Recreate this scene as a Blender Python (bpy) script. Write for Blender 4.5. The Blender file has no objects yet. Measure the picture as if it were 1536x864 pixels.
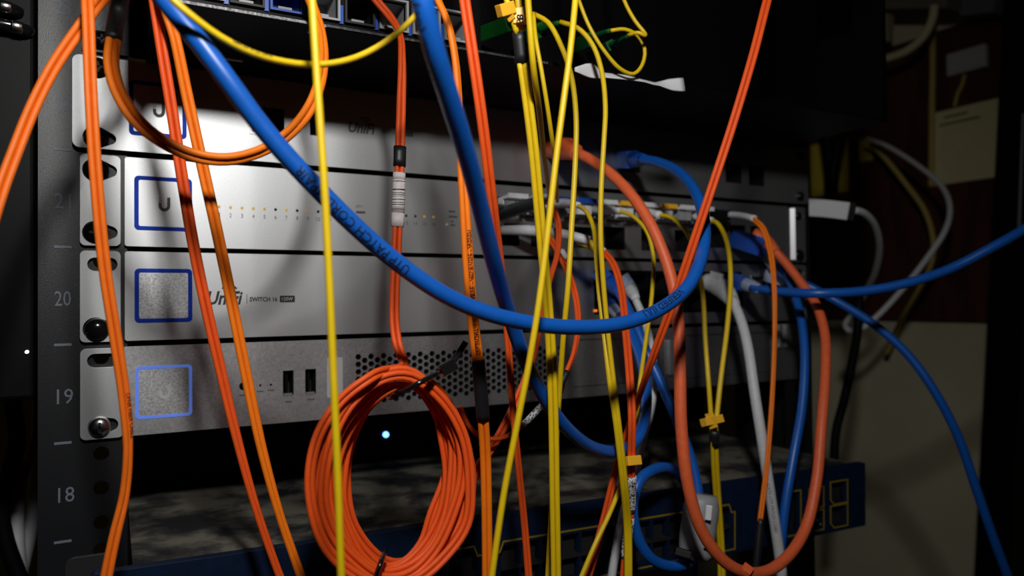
import bpy, bmesh, math, random
from mathutils import Vector, Matrix
from mathutils.geometry import tessellate_polygon
random.seed(7)
scene = bpy.context.scene
COL = scene.collection

# ------------------------------------------------------------------ camera
# rack frame: millimetres, x from the left ear edge, y into the rack, z from the 22/21 line
def W(p): return Vector(((p[0]-241.3)/1000.0, p[1]/1000.0, p[2]/1000.0+1.03))
CAM = (13.491, -388.776, -70.863); YAW, PITCH, ROLL, FPX = 0.498, 0.017, -0.010, 1101.75
_f = Vector((math.sin(YAW)*math.cos(PITCH), math.cos(YAW)*math.cos(PITCH), math.sin(PITCH)))
_r0 = Vector((math.cos(YAW), -math.sin(YAW), 0)); _u0 = _r0.cross(_f)
CR = _r0*math.cos(ROLL)+_u0*math.sin(ROLL); CU = -_r0*math.sin(ROLL)+_u0*math.cos(ROLL); CF = _f
cd = bpy.data.cameras.new('camera'); cam = bpy.data.objects.new('camera', cd); COL.objects.link(cam)
cd.sensor_width = 36; cd.lens = 36*FPX/1536; cd.clip_start = 0.01; cd.clip_end = 50
mw = Matrix((CR, CU, -CF)).transposed().to_4x4(); mw.translation = W(CAM); cam.matrix_world = mw
cd.dof.use_dof = True; cd.dof.focus_distance = 0.31; cd.dof.aperture_fstop = 9.0
scene.camera = cam
CAMW = W(CAM)

# ------------------------------------------------------------------ world, light, exposure
wd = bpy.data.worlds.new('world'); scene.world = wd; wd.use_nodes = True
wd.node_tree.nodes['Background'].inputs[0].default_value = (0.75, 0.8, 0.9, 1)
wd.node_tree.nodes['Background'].inputs[1].default_value = 0.0015
ld = bpy.data.lights.new('work_lamp', 'SPOT'); lamp = bpy.data.objects.new('work_lamp', ld); COL.objects.link(lamp)
ld.energy = 5.0; ld.color = (1.0, 0.985, 0.96); ld.shadow_soft_size = 0.018
ld.spot_size = math.radians(142); ld.spot_blend = 1.0
lamp.location = W((28, -400, 136))
lamp.rotation_euler = (W((85, 0, -15))-lamp.location).to_track_quat('-Z', 'Y').to_euler()
scene.view_settings.view_transform = 'Standard'; scene.view_settings.look = 'None'
scene.view_settings.gamma = 1.0; scene.view_settings.use_curve_mapping = False
scene.view_settings.exposure = 0.0

# ------------------------------------------------------------------ helpers: pixels to places
def P(x, y, d):
    """point of the scene (mm) seen at photo position x, y, lying d mm in front of the rack face"""
    v = CF+CR*((x-768)/FPX)-CU*((y-432)/FPX)
    t = (-d-CAM[1])/v.y
    return Vector(CAM)+v*t
def PX(x, y, X):
    v = CF+CR*((x-768)/FPX)-CU*((y-432)/FPX)
    t = (X-CAM[0])/v.x
    return Vector(CAM)+v*t
def proj(w):
    d = w-CAMW; z = d.dot(CF)
    return 768+FPX*d.dot(CR)/z, 432-FPX*d.dot(CU)/z

# ------------------------------------------------------------------ materials
MATS = {}
def mat(name, col, rough=0.5, metal=0.0, noise=0.0, nscale=400, spec=0.5, bump=0.0, emit=None, estr=0, stretch=None):
    if name in MATS: return MATS[name]
    m = bpy.data.materials.new(name); m.use_nodes = True; nt = m.node_tree; b = nt.nodes['Principled BSDF']
    b.inputs['Base Color'].default_value = (*col, 1); b.inputs['Roughness'].default_value = rough
    b.inputs['Metallic'].default_value = metal; b.inputs['Specular IOR Level'].default_value = spec
    if emit: b.inputs['Emission Color'].default_value = (*emit, 1); b.inputs['Emission Strength'].default_value = estr
    if noise or bump:
        tc = nt.nodes.new('ShaderNodeTexCoord'); nz = nt.nodes.new('ShaderNodeTexNoise')
        nz.inputs['Scale'].default_value = nscale; nz.inputs['Detail'].default_value = 5
        src = tc.outputs['Object']
        if stretch:
            mp = nt.nodes.new('ShaderNodeMapping'); mp.inputs['Scale'].default_value = stretch
            nt.links.new(src, mp.inputs[0]); src = mp.outputs[0]
        nt.links.new(src, nz.inputs['Vector'])
        if noise:
            mx = nt.nodes.new('ShaderNodeMix'); mx.data_type = 'RGBA'
            lo = tuple(max(0, c*(1-noise)) for c in col); hi = tuple(min(1, c*(1+noise)) for c in col)
            rp = nt.nodes.new('ShaderNodeMapRange'); rp.inputs[1].default_value = 0.3; rp.inputs[2].default_value = 0.7
            nt.links.new(nz.outputs['Fac'], rp.inputs[0]); nt.links.new(rp.outputs[0], mx.inputs[0])
            mx.inputs[6].default_value = (*lo, 1); mx.inputs[7].default_value = (*hi, 1)
            nt.links.new(mx.outputs[2], b.inputs['Base Color'])
        if bump:
            bp = nt.nodes.new('ShaderNodeBump'); bp.inputs['Strength'].default_value = bump; bp.inputs['Distance'].default_value = 0.0004
            nt.links.new(nz.outputs['Fac'], bp.inputs['Height']); nt.links.new(bp.outputs[0], b.inputs['Normal'])
    MATS[name] = m; return m
silver = mat('silver_paint', (0.53, 0.54, 0.55), 0.49, 0.98, 0.05, 1500, bump=0.03)
silver2 = mat('silver_paint_ear', (0.54, 0.55, 0.56), 0.50, 0.97, 0.05, 1500, bump=0.03)
grit = mat('mottled_screen', (0.58, 0.59, 0.60), 0.48, 0.97, 0.32, 1100)
steel = mat('zinc_steel', (0.50, 0.50, 0.51), 0.48, 0.98, 0.16, 900, bump=0.03)
chrome = mat('screw_chrome', (0.75, 0.74, 0.72), 0.2, 1.0)
edge_silver = mat('bright_edge', (0.45, 0.45, 0.47), 0.4, 0.8)
black = mat('black_plastic', (0.0022, 0.0022, 0.0025), 0.5, spec=0.12)
blackg = mat('black_gloss', (0.006, 0.006, 0.007), 0.15)
rackblk = mat('rack_powder_black', (0.008, 0.009, 0.011), 0.38, 0.0, 0.15, 2500, bump=0.25)
void = mat('port_black', (0.004, 0.004, 0.004), 0.6)
tube_blk = mat('heat_shrink_black', (0.010, 0.011, 0.014), 0.45)
chassis = mat('chassis_dark_steel', (0.03, 0.03, 0.031), 0.5, 0.5)
greyp = mat('grey_plastic', (0.30, 0.305, 0.315), 0.5, noise=0.06)
greyear = mat('grey_textured_steel', (0.09, 0.095, 0.10), 0.5, 0.3, 0.25, 900, bump=0.4)
blue_frame = mat('blue_print', (0.006, 0.05, 0.52), 0.6, spec=0.15)
blue_lit = mat('blue_lit', (0.10, 0.20, 0.75), 0.4, emit=(0.16, 0.30, 1.0), estr=0.28)
printg = mat('grey_print', (0.10, 0.10, 0.105), 0.6)
printk = mat('black_print', (0.008, 0.008, 0.010), 0.5)
printw = mat('rack_number_print', (0.14, 0.16, 0.20), 0.6)
pale = mat('pale_label', (0.55, 0.55, 0.56), 0.5, 0.3)
amber = mat('amber_led', (0.75, 0.45, 0.02), 0.4, emit=(1.0, 0.6, 0.05), estr=0.12)
ledoff = mat('led_off', (0.01, 0.012, 0.02), 0.3)
led_or = mat('orange_led', (0.9, 0.2, 0.02), 0.4, emit=(1.0, 0.22, 0.03), estr=0.8)
led_bl = mat('blue_white_led', (0.5, 0.7, 1), 0.4, emit=(0.16, 0.42, 1.0), estr=3.5)
led_wh = mat('white_led', (0.8, 0.9, 1), 0.4, emit=(0.65, 0.8, 1.0), estr=2.5)
orange = mat('orange_jacket', (0.86, 0.165, 0.010), 0.5, spec=0.35, noise=0.05, nscale=250)
orange_r = mat('orange_red_jacket', (0.78, 0.092, 0.012), 0.5, spec=0.28, noise=0.05, nscale=250)
orange_y = mat('orange_yellow_jacket', (0.90, 0.200, 0.007), 0.5, spec=0.35, noise=0.05, nscale=250)
salmon = mat('salmon_jacket', (0.78, 0.13, 0.040), 0.5, noise=0.08, nscale=350)
yellow = mat('yellow_jacket', (0.76, 0.52, 0.006), 0.42, noise=0.04, nscale=250)
blue = mat('blue_jacket', (0.006, 0.10, 0.46), 0.36, noise=0.06, nscale=300)
white = mat('white_jacket', (0.60, 0.61, 0.63), 0.5, noise=0.06, nscale=350)
whitep = mat('white_plastic', (0.72, 0.73, 0.75), 0.4)
clearp = mat('clear_plug_plastic', (0.35, 0.42, 0.60), 0.2, spec=0.8)
bluep = mat('blue_plastic', (0.008, 0.07, 0.40), 0.4)
green = mat('green_plastic', (0.004, 0.085, 0.010), 0.5, spec=0.35)
clip_y = mat('clip_amber_plastic', (0.95, 0.50, 0.03), 0.35)
redp = mat('red_jacket', (0.45, 0.02, 0.01), 0.5)
cisco_b = mat('navy_bezel', (0.003, 0.011, 0.034), 0.45, spec=0.3, noise=0.2, nscale=200)
gold = mat('yellow_outline', (0.28, 0.19, 0.010), 0.5)
wall_m = mat('beige_wall_paint', (0.66, 0.60, 0.42), 0.85, noise=0.12, nscale=6, bump=0.1)
wall_y = mat('ochre_wall_paint', (0.70, 0.52, 0.09), 0.85, noise=0.12, nscale=6)
board_m = mat('dark_red_board', (0.060, 0.010, 0.006), 0.7, noise=0.5, nscale=14, stretch=(1, 4, 1))
floor_m = mat('dull_floor', (0.10, 0.095, 0.085), 0.7, noise=0.2, nscale=8)
paper = mat('cream_paper', (0.78, 0.70, 0.40), 0.9, noise=0.04, nscale=60)
paper_y = mat('yellow_paper', (0.60, 0.46, 0.05), 0.9)
tan = mat('tan_jacket', (0.50, 0.38, 0.10), 0.6)
cream = mat('cream_jacket', (0.62, 0.56, 0.34), 0.6)

def dusty():
    m = bpy.data.materials.new('dusty_dark_metal'); m.use_nodes = True; nt = m.node_tree; b = nt.nodes['Principled BSDF']
    tc = nt.nodes.new('ShaderNodeTexCoord'); nz = nt.nodes.new('ShaderNodeTexNoise'); nz.inputs['Scale'].default_value = 24
    nz.inputs['Detail'].default_value = 6; nz.inputs['Roughness'].default_value = 0.62; nz.inputs['Distortion'].default_value = 0.25
    mp = nt.nodes.new('ShaderNodeMapping'); mp.inputs['Scale'].default_value = (1, 1.1, 1)
    nt.links.new(tc.outputs['Object'], mp.inputs[0]); nt.links.new(mp.outputs[0], nz.inputs['Vector'])
    cr = nt.nodes.new('ShaderNodeValToRGB'); e = cr.color_ramp.elements
    e[0].position = 0.40; e[0].color = (0.018, 0.018, 0.020, 1); e[1].position = 0.56; e[1].color = (0.15, 0.14, 0.11, 1)
    x = cr.color_ramp.elements.new(0.47); x.color = (0.05, 0.048, 0.042, 1)
    nt.links.new(nz.outputs['Fac'], cr.inputs[0]); nt.links.new(cr.outputs[0], b.inputs['Base Color'])
    b.inputs['Roughness'].default_value = 0.85; b.inputs['Specular IOR Level'].default_value = 0.2
    return m
dust_m = dusty()
def barcode(name, axis_scale, base=(0.72, 0.66, 0.66)):
    m = bpy.data.materials.new(name); m.use_nodes = True; nt = m.node_tree; b = nt.nodes['Principled BSDF']
    tc = nt.nodes.new('ShaderNodeTexCoord'); mp = nt.nodes.new('ShaderNodeMapping'); mp.inputs['Scale'].default_value = axis_scale
    nz = nt.nodes.new('ShaderNodeTexNoise'); nz.inputs['Scale'].default_value = 1; nz.inputs['Detail'].default_value = 1
    nt.links.new(tc.outputs['Object'], mp.inputs[0]); nt.links.new(mp.outputs[0], nz.inputs['Vector'])
    cr = nt.nodes.new('ShaderNodeValToRGB'); cr.color_ramp.interpolation = 'CONSTANT'
    cr.color_ramp.elements[0].color = (*base, 1); cr.color_ramp.elements[1].position = 0.53; cr.color_ramp.elements[1].color = (0.02, 0.02, 0.02, 1)
    nt.links.new(nz.outputs['Fac'], cr.inputs[0]); nt.links.new(cr.outputs[0], b.inputs['Base Color']); b.inputs['Roughness'].default_value = 0.5
    return m
bars_m = barcode('printed_bars', (1, 1, 1500)); label_m = mat('white_label', (0.72, 0.66, 0.66), 0.5)
bars2_m = barcode('printed_marks', (1300, 1300, 1300), (0.7, 0.7, 0.7))

# ------------------------------------------------------------------ helpers: objects
def tag(o, label, cat, group=None):
    o['label'] = label; o['category'] = cat
    if group: o['group'] = group
    return o
def empty(name, base, label=None, cat=None, group=None):
    o = bpy.data.objects.new(name, None); COL.objects.link(o); o.location = base; o.empty_display_size = 0.01
    if label: tag(o, label, cat, group)
    return o
def mk(name, verts, faces, m, parent=None, smooth=False, bevel=0, kind=None, world=True):
    """verts in world metres; a child gets its parent's frame"""
    me = bpy.data.meshes.new(name)
    base = parent_base(parent)
    me.from_pydata([tuple(Vector(v)-base) for v in verts], [], faces)
    me.validate(); me.update(); me.materials.append(m)
    if smooth:
        for p in me.polygons: p.use_smooth = True
    o = bpy.data.objects.new(name, me); COL.objects.link(o)
    if parent: o.parent = parent
    if bevel:
        md = o.modifiers.new('bevel', 'BEVEL'); md.width = bevel/1000; md.segments = 2; md.limit_method = 'ANGLE'; md.angle_limit = math.radians(40)
    if kind: o['kind'] = kind
    return o
def parent_base(p):
    b = Vector((0, 0, 0))
    while p: b = b+p.location; p = p.parent
    return b
def boxvf(x0, x1, y0, y1, z0, z1):
    v = [W((x, y, z)) for x in (x0, x1) for y in (y0, y1) for z in (z0, z1)]
    f = [(0, 1, 3, 2), (4, 6, 7, 5), (0, 4, 5, 1), (2, 3, 7, 6), (0, 2, 6, 4), (1, 5, 7, 3)]
    return v, f
def box(name, x0, x1, y0, y1, z0, z1, m, parent=None, bevel=0, kind=None):
    v, f = boxvf(x0, x1, y0, y1, z0, z1); return mk(name, v, f, m, parent, bevel=bevel, kind=kind)
def boxes(name, lst, m, parent=None, kind=None):
    V, F = [], []
    for b in lst:
        v, f = boxvf(*b); n = len(V); V += v; F += [tuple(i+n for i in q) for q in f]
    return mk(name, V, F, m, parent, kind=kind)
def rrect(x0, x1, z0, z1, r, n=5):
    o = []
    for cx, cz, a in ((x1-r, z1-r, 0), (x0+r, z1-r, 90), (x0+r, z0+r, 180), (x1-r, z0+r, 270)):
        for k in range(n+1):
            t = math.radians(a+90*k/n); o.append((cx+r*math.cos(t), cz+r*math.sin(t)))
    return o
def rect(x0, x1, z0, z1): return [(x0, z0), (x1, z0), (x1, z1), (x0, z1)]
def circ(cx, cz, r, n=20, ph=0): return [(cx+r*math.cos(2*math.pi*k/n+ph), cz+r*math.sin(2*math.pi*k/n+ph)) for k in range(n)]
def hull2(c1, r1, c2, r2, n=24):
    pts = circ(*c1, r1, n)+circ(*c2, r2, n); pts = sorted(set((round(a, 4), round(b, 4)) for a, b in pts))
    def half(ps):
        h = []
        for p in ps:
            while len(h) > 1 and (h[-1][0]-h[-2][0])*(p[1]-h[-2][1])-(h[-1][1]-h[-2][1])*(p[0]-h[-2][0]) <= 0: h.pop()
            h.append(p)
        return h
    a = half(pts); b = half(pts[::-1]); return a[:-1]+b[:-1]
def plate(name, outer, holes, yf, yb, m, parent=None, bevel=0, kind=None):
    """sheet with cut-outs in the x-z plane, from y=yf (front) to y=yb"""
    loops = [outer]+list(holes)
    flat = [q for l in loops for q in l]
    tris = tessellate_polygon([[Vector((a, b, 0)) for a, b in l] for l in loops])
    n = len(flat)
    V = [W((a, yf, b)) for a, b in flat]+[W((a, yb, b)) for a, b in flat]
    F = []
    for a, b, c in tris:
        p, q, s = flat[a], flat[b], flat[c]
        if (q[0]-p[0])*(s[1]-p[1])-(q[1]-p[1])*(s[0]-p[0]) < 0: b, c = c, b
        F.append((a, b, c)); F.append((a+n, c+n, b+n))
    o = 0
    for li, l in enumerate(loops):
        k = len(l); ar = sum(l[i][0]*l[(i+1) % k][1]-l[(i+1) % k][0]*l[i][1] for i in range(k))
        for i in range(k):
            a, b = o+i, o+(i+1) % k
            if (ar > 0) == (li == 0): F.append((a, a+n, b+n, b))
            else: F.append((a, b, b+n, a+n))
        o += k
    return mk(name, V, F, m, parent, bevel=bevel, kind=kind)
def recess(name, x0, x1, z0, z1, y0, y1, m, parent, t=0.5):
    """open-fronted socket shell with walls t thick"""
    pl = [(x0-t, x0, y0, y1, z0-t, z1+t), (x1, x1+t, y0, y1, z0-t, z1+t), (x0, x1, y0, y1, z1, z1+t), (x0, x1, y0, y1, z0-t, z0), (x0-t, x1+t, y1, y1+t, z0-t, z1+t)]
    return boxes(name, pl, m, parent)
def disc(name, cx, cz, r, y0, y1, m, parent=None, n=20, dome=0):
    V, F = [], []
    prof = [(r, y1), (r, y0)]
    if dome:
        prof = [(r, y1)]+[(r*math.cos(t), y0-dome*math.sin(t)) for t in (0, .35, .7, 1.0, 1.3)]
    for rr, y in prof: V += [W((a, y, b)) for a, b in circ(cx, cz, rr, n)]
    for j in range(len(prof)-1):
        for i in range(n):
            a, b = j*n+i, j*n+(i+1) % n; F.append((a, b, b+n, a+n))
    F.append(tuple((len(prof)-1)*n+i for i in range(n))); F.append(tuple(reversed(range(n))))
    return mk(name, V, F, m, parent, smooth=bool(dome))
def text2d(s, size, shear=0.0, align='LEFT', bold=0.0):
    cu = bpy.data.curves.new('t', 'FONT'); cu.body = s; cu.size = size; cu.shear = shear; cu.align_x = align; cu.resolution_u = 2; cu.offset = bold*size
    o = bpy.data.objects.new('t', cu); COL.objects.link(o)
    me = bpy.data.meshes.new_from_object(o)
    V = [(v.co.x, v.co.y) for v in me.vertices]; F = [tuple(p.vertices) for p in me.polygons]
    bpy.data.objects.remove(o); bpy.data.curves.remove(cu); bpy.data.meshes.remove(me)
    return V, F
def fit_text(s, x0, x1, z0, z1, shear=0.0, bold=0.0):
    V, F = text2d(s, 10, shear, bold=bold)
    ax = min(v[0] for v in V); bx = max(v[0] for v in V); az = min(v[1] for v in V); bz = max(v[1] for v in V)
    return [(x0+(a-ax)/(bx-ax)*(x1-x0), z0+(b-az)/(bz-az)*(z1-z0)) for a, b in V], F
def panel_text(name, s, x0, x1, z0, z1, y, m, parent, shear=0.0, bold=0.0):
    V, F = fit_text(s, x0, x1, z0, z1, shear, bold)
    return mk(name, [W((a, y, b)) for a, b in V], F, m, parent)

# ------------------------------------------------------------------ helpers: cords
class Path:
    def __init__(s, pts, twist=None, step=2.6, closed=False, raw=False):
        C = [W(P(*q)) for q in pts] if not raw else list(pts)
        tw = twist if isinstance(twist, (list, tuple)) else [twist or 0]*len(C)
        n = len(C); s.p, s.tw = [], []
        for i in range(n-1):
            a = C[i-1] if i > 0 else C[0]*2-C[1]; b, c = C[i], C[i+1]; d = C[i+2] if i+2 < n else C[-1]*2-C[-2]
            k = max(3, int((c-b).length*1000/step))
            t0 = 0; t1 = max(1e-5, (b-a).length**.5); t2 = t1+max(1e-5, (c-b).length**.5); t3 = t2+max(1e-5, (d-c).length**.5)
            for j in range(k):
                t = t1+(t2-t1)*j/k
                A1 = a*((t1-t)/(t1-t0))+b*((t-t0)/(t1-t0)); A2 = b*((t2-t)/(t2-t1))+c*((t-t1)/(t2-t1)); A3 = c*((t3-t)/(t3-t2))+d*((t-t2)/(t3-t2))
                B1 = A1*((t2-t)/(t2-t0))+A2*((t-t0)/(t2-t0)); B2 = A2*((t3-t)/(t3-t1))+A3*((t-t1)/(t3-t1))
                s.p.append(B1*((t2-t)/(t2-t1))+B2*((t-t1)/(t2-t1))); s.tw.append(tw[i]+(tw[i+1]-tw[i])*j/k)
        s.p.append(C[-1]); s.tw.append(tw[-1]); s.frames()
    def frames(s):
        n = len(s.p); s.T, s.N, s.S = [], [], []; pN = None
        for i in range(n):
            T = (s.p[min(i+1, n-1)]-s.p[max(i-1, 0)]).normalized()
            v = (CAMW-s.p[i]).normalized(); N = v-T*v.dot(T)
            if N.length < 0.25 and pN is not None:
                q = pN-T*pN.dot(T); N = q.normalized()*(0.25-N.length)*4+N*4*N.length if N.length > 1e-4 else q
            N.normalize(); a = math.radians(s.tw[i]); S = N.cross(T)
            N2 = N*math.cos(a)+S*math.sin(a); S2 = S*math.cos(a)-N*math.sin(a); pN = N
            s.T.append(T); s.N.append(N2); s.S.append(S2)
        s.L = [0.0]
        for i in range(1, n): s.L.append(s.L[-1]+(s.p[i]-s.p[i-1]).length)
    def at(s, l):
        l = min(max(l, 0), s.L[-1]-1e-9); lo, hi = 0, len(s.L)-1
        while hi-lo > 1:
            m = (lo+hi)//2
            if s.L[m] <= l: lo = m
            else: hi = m
        f = (l-s.L[lo])/max(1e-9, s.L[hi]-s.L[lo]); g = lambda A: A[lo]*(1-f)+A[hi]*f
        return g(s.p), g(s.T).normalized(), g(s.N).normalized(), g(s.S).normalized()
    def near(s, x, y, lo=0.0, hi=1.0):
        n = len(s.p); best = min(range(int(lo*(n-1)), int(hi*(n-1))+1), key=lambda i: (proj(s.p[i])[0]-x)**2+(proj(s.p[i])[1]-y)**2)
        return s.L[best]
    def cut(s, l0, l1, step=0.0025):
        q = Path.__new__(Path); k = max(2, int((l1-l0)/step)); fr = [s.at(l0+(l1-l0)*i/k) for i in range(k+1)]
        q.p = [a[0] for a in fr]; q.T = [a[1] for a in fr]; q.N = [a[2] for a in fr]; q.S = [a[3] for a in fr]; q.tw = [0]*(k+1)
        q.L = [(l1-l0)*i/k for i in range(k+1)]; return q
def tube(name, path, r, m, parent=None, off=0.0, rb=None, sides=10, taper=None, square=False, smooth=True, offn=0.0):
    """cord of radius r (mm) along a path; rb second radius; taper = scale along the length"""
    V, F = [], []; n = len(path.p); rb = rb or r
    if square: ang = [(1, 1), (-1, 1), (-1, -1), (1, -1)]
    else: ang = [(math.cos(2*math.pi*k/sides), math.sin(2*math.pi*k/sides)) for k in range(sides)]
    k = len(ang)
    for i in range(n):
        t = path.L[i]/path.L[-1]; sc = 1.0
        if taper:
            j = min(len(taper)-2, int(t*(len(taper)-1))); f = t*(len(taper)-1)-j; sc = taper[j]*(1-f)+taper[j+1]*f
        c = path.p[i]+path.S[i]*(off/1000)+path.N[i]*(offn/1000)
        for a, b in ang: V.append(c+path.S[i]*(a*r*sc/1000)+path.N[i]*(b*rb*sc/1000))
    for i in range(n-1):
        for j in range(k):
            a, b = i*k+j, i*k+(j+1) % k; F.append((a, a+k, b+k, b))
    F.append(tuple(range(k))); F.append(tuple((n-1)*k+j for j in reversed(range(k))))
    return mk(name, V, F, m, parent, smooth=smooth and not square, bevel=0.3 if square else 0)
def cord_text(name, path, s, size, l0, direction, r, m, parent, off=0.0, phi=0.0):
    """lettering printed round a cord; size in mm"""
    V, F = text2d(s, size, bold=0.012)
    bm = bmesh.new(); vs = [bm.verts.new((a, b, 0)) for a, b in V]
    for f in F:
        try: bm.faces.new([vs[i] for i in f])
        except ValueError: pass
    mid = size*0.35; step = size*0.18
    for k in range(-3, 4):
        bmesh.ops.bisect_plane(bm, geom=bm.verts[:]+bm.edges[:]+bm.faces[:], plane_co=(0, mid+k*step, 0), plane_no=(0, 1, 0))
    bm.verts.ensure_lookup_table(); out = []; R = r+0.05
    for v in bm.verts:
        u, w = v.co.x*direction, (v.co.y-mid)*direction
        p, T, N, S = path.at(l0+u/1000); a = w/r+phi
        out.append(p+S*(off/1000)+(S*math.sin(a)+N*math.cos(a))*(R/1000))
    bm.verts.index_update(); faces = [tuple(v.index for v in f.verts) for f in bm.faces]; bm.free()
    return mk(name, out, faces, m, parent)
def run_on(pts, twist):
    """cords that leave the picture at the top or bottom go on for a while"""
    C = [W(P(*q)) for q in pts]; tw = list(twist) if isinstance(twist, (list, tuple)) else [twist or 0]*len(C)
    def more(a, b, sg):
        d = (a-b).normalized(); d = Vector((d.x*0.06, min(0, d.y)*0.1, sg)).normalized()
        return [a+d*0.07, a+d*0.15]
    if pts[0][1] <= -50: C = more(C[0], C[1], 1)[::-1]+C; tw = [tw[0]]*2+tw
    if pts[-1][1] <= -50: C = C+more(C[-1], C[-2], 1); tw = tw+[tw[-1]]*2
    if pts[-1][1] >= 900: C = C+more(C[-1], C[-2], -1); tw = tw+[tw[-1]]*2
    return C, tw
def cable(name, label, cat, pts, dia, m, group=None, duplex=False, twist=None, force_root=False, sides=None):
    """a cord as one thing: strands are parts where it is a twin cord"""
    path = Path(*run_on(pts, twist), raw=True); sd = sides or (14 if dia > 4 else 10)
    base = min(path.p, key=lambda q: q.z).copy()
    root = empty(name, base, label, cat, group)
    if duplex:
        for sg in (-1, 1): tube('strand', path, dia/2, m, root, off=sg*dia*0.49, sides=sd)
    else: tube('jacket', path, dia/2, m, root, sides=sd)
    return root, path
def sleeve(root, name, path, a, b, r, m, rb=None, taper=None):
    """a collar, tube or label round a cord between two photo positions a and b"""
    l0, l1 = sorted((path.near(*a), path.near(*b)))
    return tube(name, path.cut(l0, l1), r, m, root, rb=rb, sides=16, taper=taper)

# ================================================================== THE SETTING
def struct(o): o['kind'] = 'structure'; return o
struct(box('floor', -900, 1050, -900, 1000, -1035, -1030, floor_m))
struct(box('wall_right', 1000, 1050, -900, 1000, -1030, 1400, wall_m))
struct(box('wall_back', -900, 1000, 950, 1000, -1030, 1400, wall_y))

# ================================================================== THE RACK
rack = empty('equipment_rack', W((0, 0, -1030)), 'black steel equipment rack with numbered mounting rails', 'rack')
def rail(x0, x1, hx, side):
    holes = []
    for U in range(-6, 3):
        for off in (6.35, 22.225, 38.1): holes.append(circ(hx, U*44.45+off, 3.3, 14))
    plate('mounting_rail', rect(x0, x1, -300, 160), holes, 2.0, 4.5, rackblk, rack)
    box('rail_lower', x0, x1, 2.0, 4.5, -1022, -300.2, rackblk, rack)
    if side < 0: box('rail_web', x0-0, x0+2.5, 4.5, 80, -1022, 160, rackblk, rack)
    else: box('rail_web', x1-2.5, x1, 4.5, 80, -1022, 160, rackblk, rack)
rail(-16, 19.5, 8.75, -1)
rail(462.5, 490, 473.85, 1)
box('rack_base', -40, 520, -120, 200, -1029.9, -1022, rackblk, rack)
box('rack_top_bar', -16, 498, 2, 60, 160, 200, rackblk, rack)
for U, s in ((1, '23'), (0, '22'), (-1, '21'), (-2, '20'), (-3, '19'), (-4, '18')):
    dx = 0.9 if U == -3 else (1.4 if U == -4 else 0)
    panel_text('rail_number', s, -9.6+dx, -3.3+dx, U*44.45+17.6, U*44.45+24.4, 1.9, printw, rack)
for U in range(-4, 2):
    box('rail_tick', -9.8, -3.0, 1.7, 2.0, U*44.45-0.55, U*44.45+0.55, printw, rack)

# side cable manager left of the rail
cm = empty('cable_manager', W((-40, 0, -118)), 'black vertical cable manager left of the numbered rail', 'cable manager')
box('channel', -110, -17.2, -2, 60, -112, 170, black, cm, bevel=1.5)
for z, xe in ((51, -20), (59, -24)):
    pth = Path([W((x, y, zz)) for x, y, zz in ((-110, -3, z+1), (-60, -7, z), (xe-6, -7.5, z-0.8), (xe, -6.0, z-1.2), (xe+1.5, -3.2, z-1.2))], raw=True)
    tube('retaining_finger', pth, 2.6, blackg, cm, rb=1.6, sides=12)
    tube('finger_tip', Path([W((xe-5, -8.0, z-1)), W((xe-3, -8.1, z-1.1)), W((xe-1, -7.5, z-1.2))], raw=True), 2.7, chrome, cm, rb=1.7, sides=12)
v = P(40, 528, 4); disc('indicator_lamp', v.x, v.z, 0.75, -3.6, -2, led_wh, cm, n=12)

# ================================================================== RACK DEVICES
def frame_icon(dev, x0, x1, z0, z1, y, fm, inner, logo_m, logo=True, w=1.9):
    plate('display_frame', rrect(x0, x1, z0, z1, 2.0), [rrect(x0+w, x1-w, z0+w, z1-w, 0.8)], y-0.25, y+0.05, fm, dev)
    sc = plate('display', rrect(x0+w, x1-w, z0+w, z1-w, 0.8), [], y-0.1, y+0.05, inner, dev)
    if not logo: return
    cx, cz = (x0+x1)/2+0.3, (z0+z1)/2-0.2
    out = [(cx+2.6, cz+3.4), (cx+1.2, cz+3.4), (cx+1.2, cz-0.6)]
    out += [(cx+1.2*math.cos(t), cz-0.6+1.3*math.sin(t)) for t in [-math.pi*k/8 for k in range(1, 8)]]
    out += [(cx-1.2, cz-0.6), (cx-1.2, cz+0.6), (cx-2.6, cz+0.6), (cx-2.6, cz-0.6)]
    out += [(cx+2.6*math.cos(t), cz-0.6+2.8*math.sin(t)) for t in [-math.pi+math.pi*k/10 for k in range(1, 10)]]
    out += [(cx+2.6, cz-0.6)]
    plate('logo', out, [], y-0.2, y-0.1, logo_m, sc)
    boxes('logo_dots', [(cx-2.5, cx-1.9, y-0.2, y-0.1, cz+1.0, cz+1.5), (cx-1.7, cx-1.2, y-0.2, y-0.1, cz+1.5, cz+2.0), (cx-2.3, cx-1.8, y-0.2, y-0.1, cz+2.4, cz+2.9)], logo_m, sc)
def screw(parent, x, z, r, y, m, dome=2.6, cross=True):
    s = disc('screw', x, z, r, y-1.2, y+0.5, m, parent, n=24, dome=dome)
    if cross: boxes('screw_slot', [(x-r*.5, x+r*.5, y-1.25-dome, y-0.9-dome*0.9, z-r*.1, z+r*.1), (x-r*.1, x+r*.1, y-1.25-dome, y-0.9-dome*0.9, z-r*.5, z+r*.5)], void, s)
def wordmark(dev, x0, x1, z0, z1, y, m):
    h = z1-z0
    panel_text('wordmark', 'UniFi', x0, x1, z0, z1, y, m, dev, shear=0.25, bold=0.028)
    cx, cz = x0+(x1-x0)*0.62, z0+h*0.75
    for rr in (0.45*h, 0.72*h):
        a = [(cx+rr*math.cos(t), cz+rr*math.sin(t)) for t in [math.radians(40+k*14) for k in range(8)]]
        b = [(cx+(rr-0.13*h)*math.cos(t), cz+(rr-0.13*h)*math.sin(t)) for t in [math.radians(40+k*14) for k in range(8)]]
        plate('wordmark_arc', a+b[::-1], [], y, y+0.05, m, dev)

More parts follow.
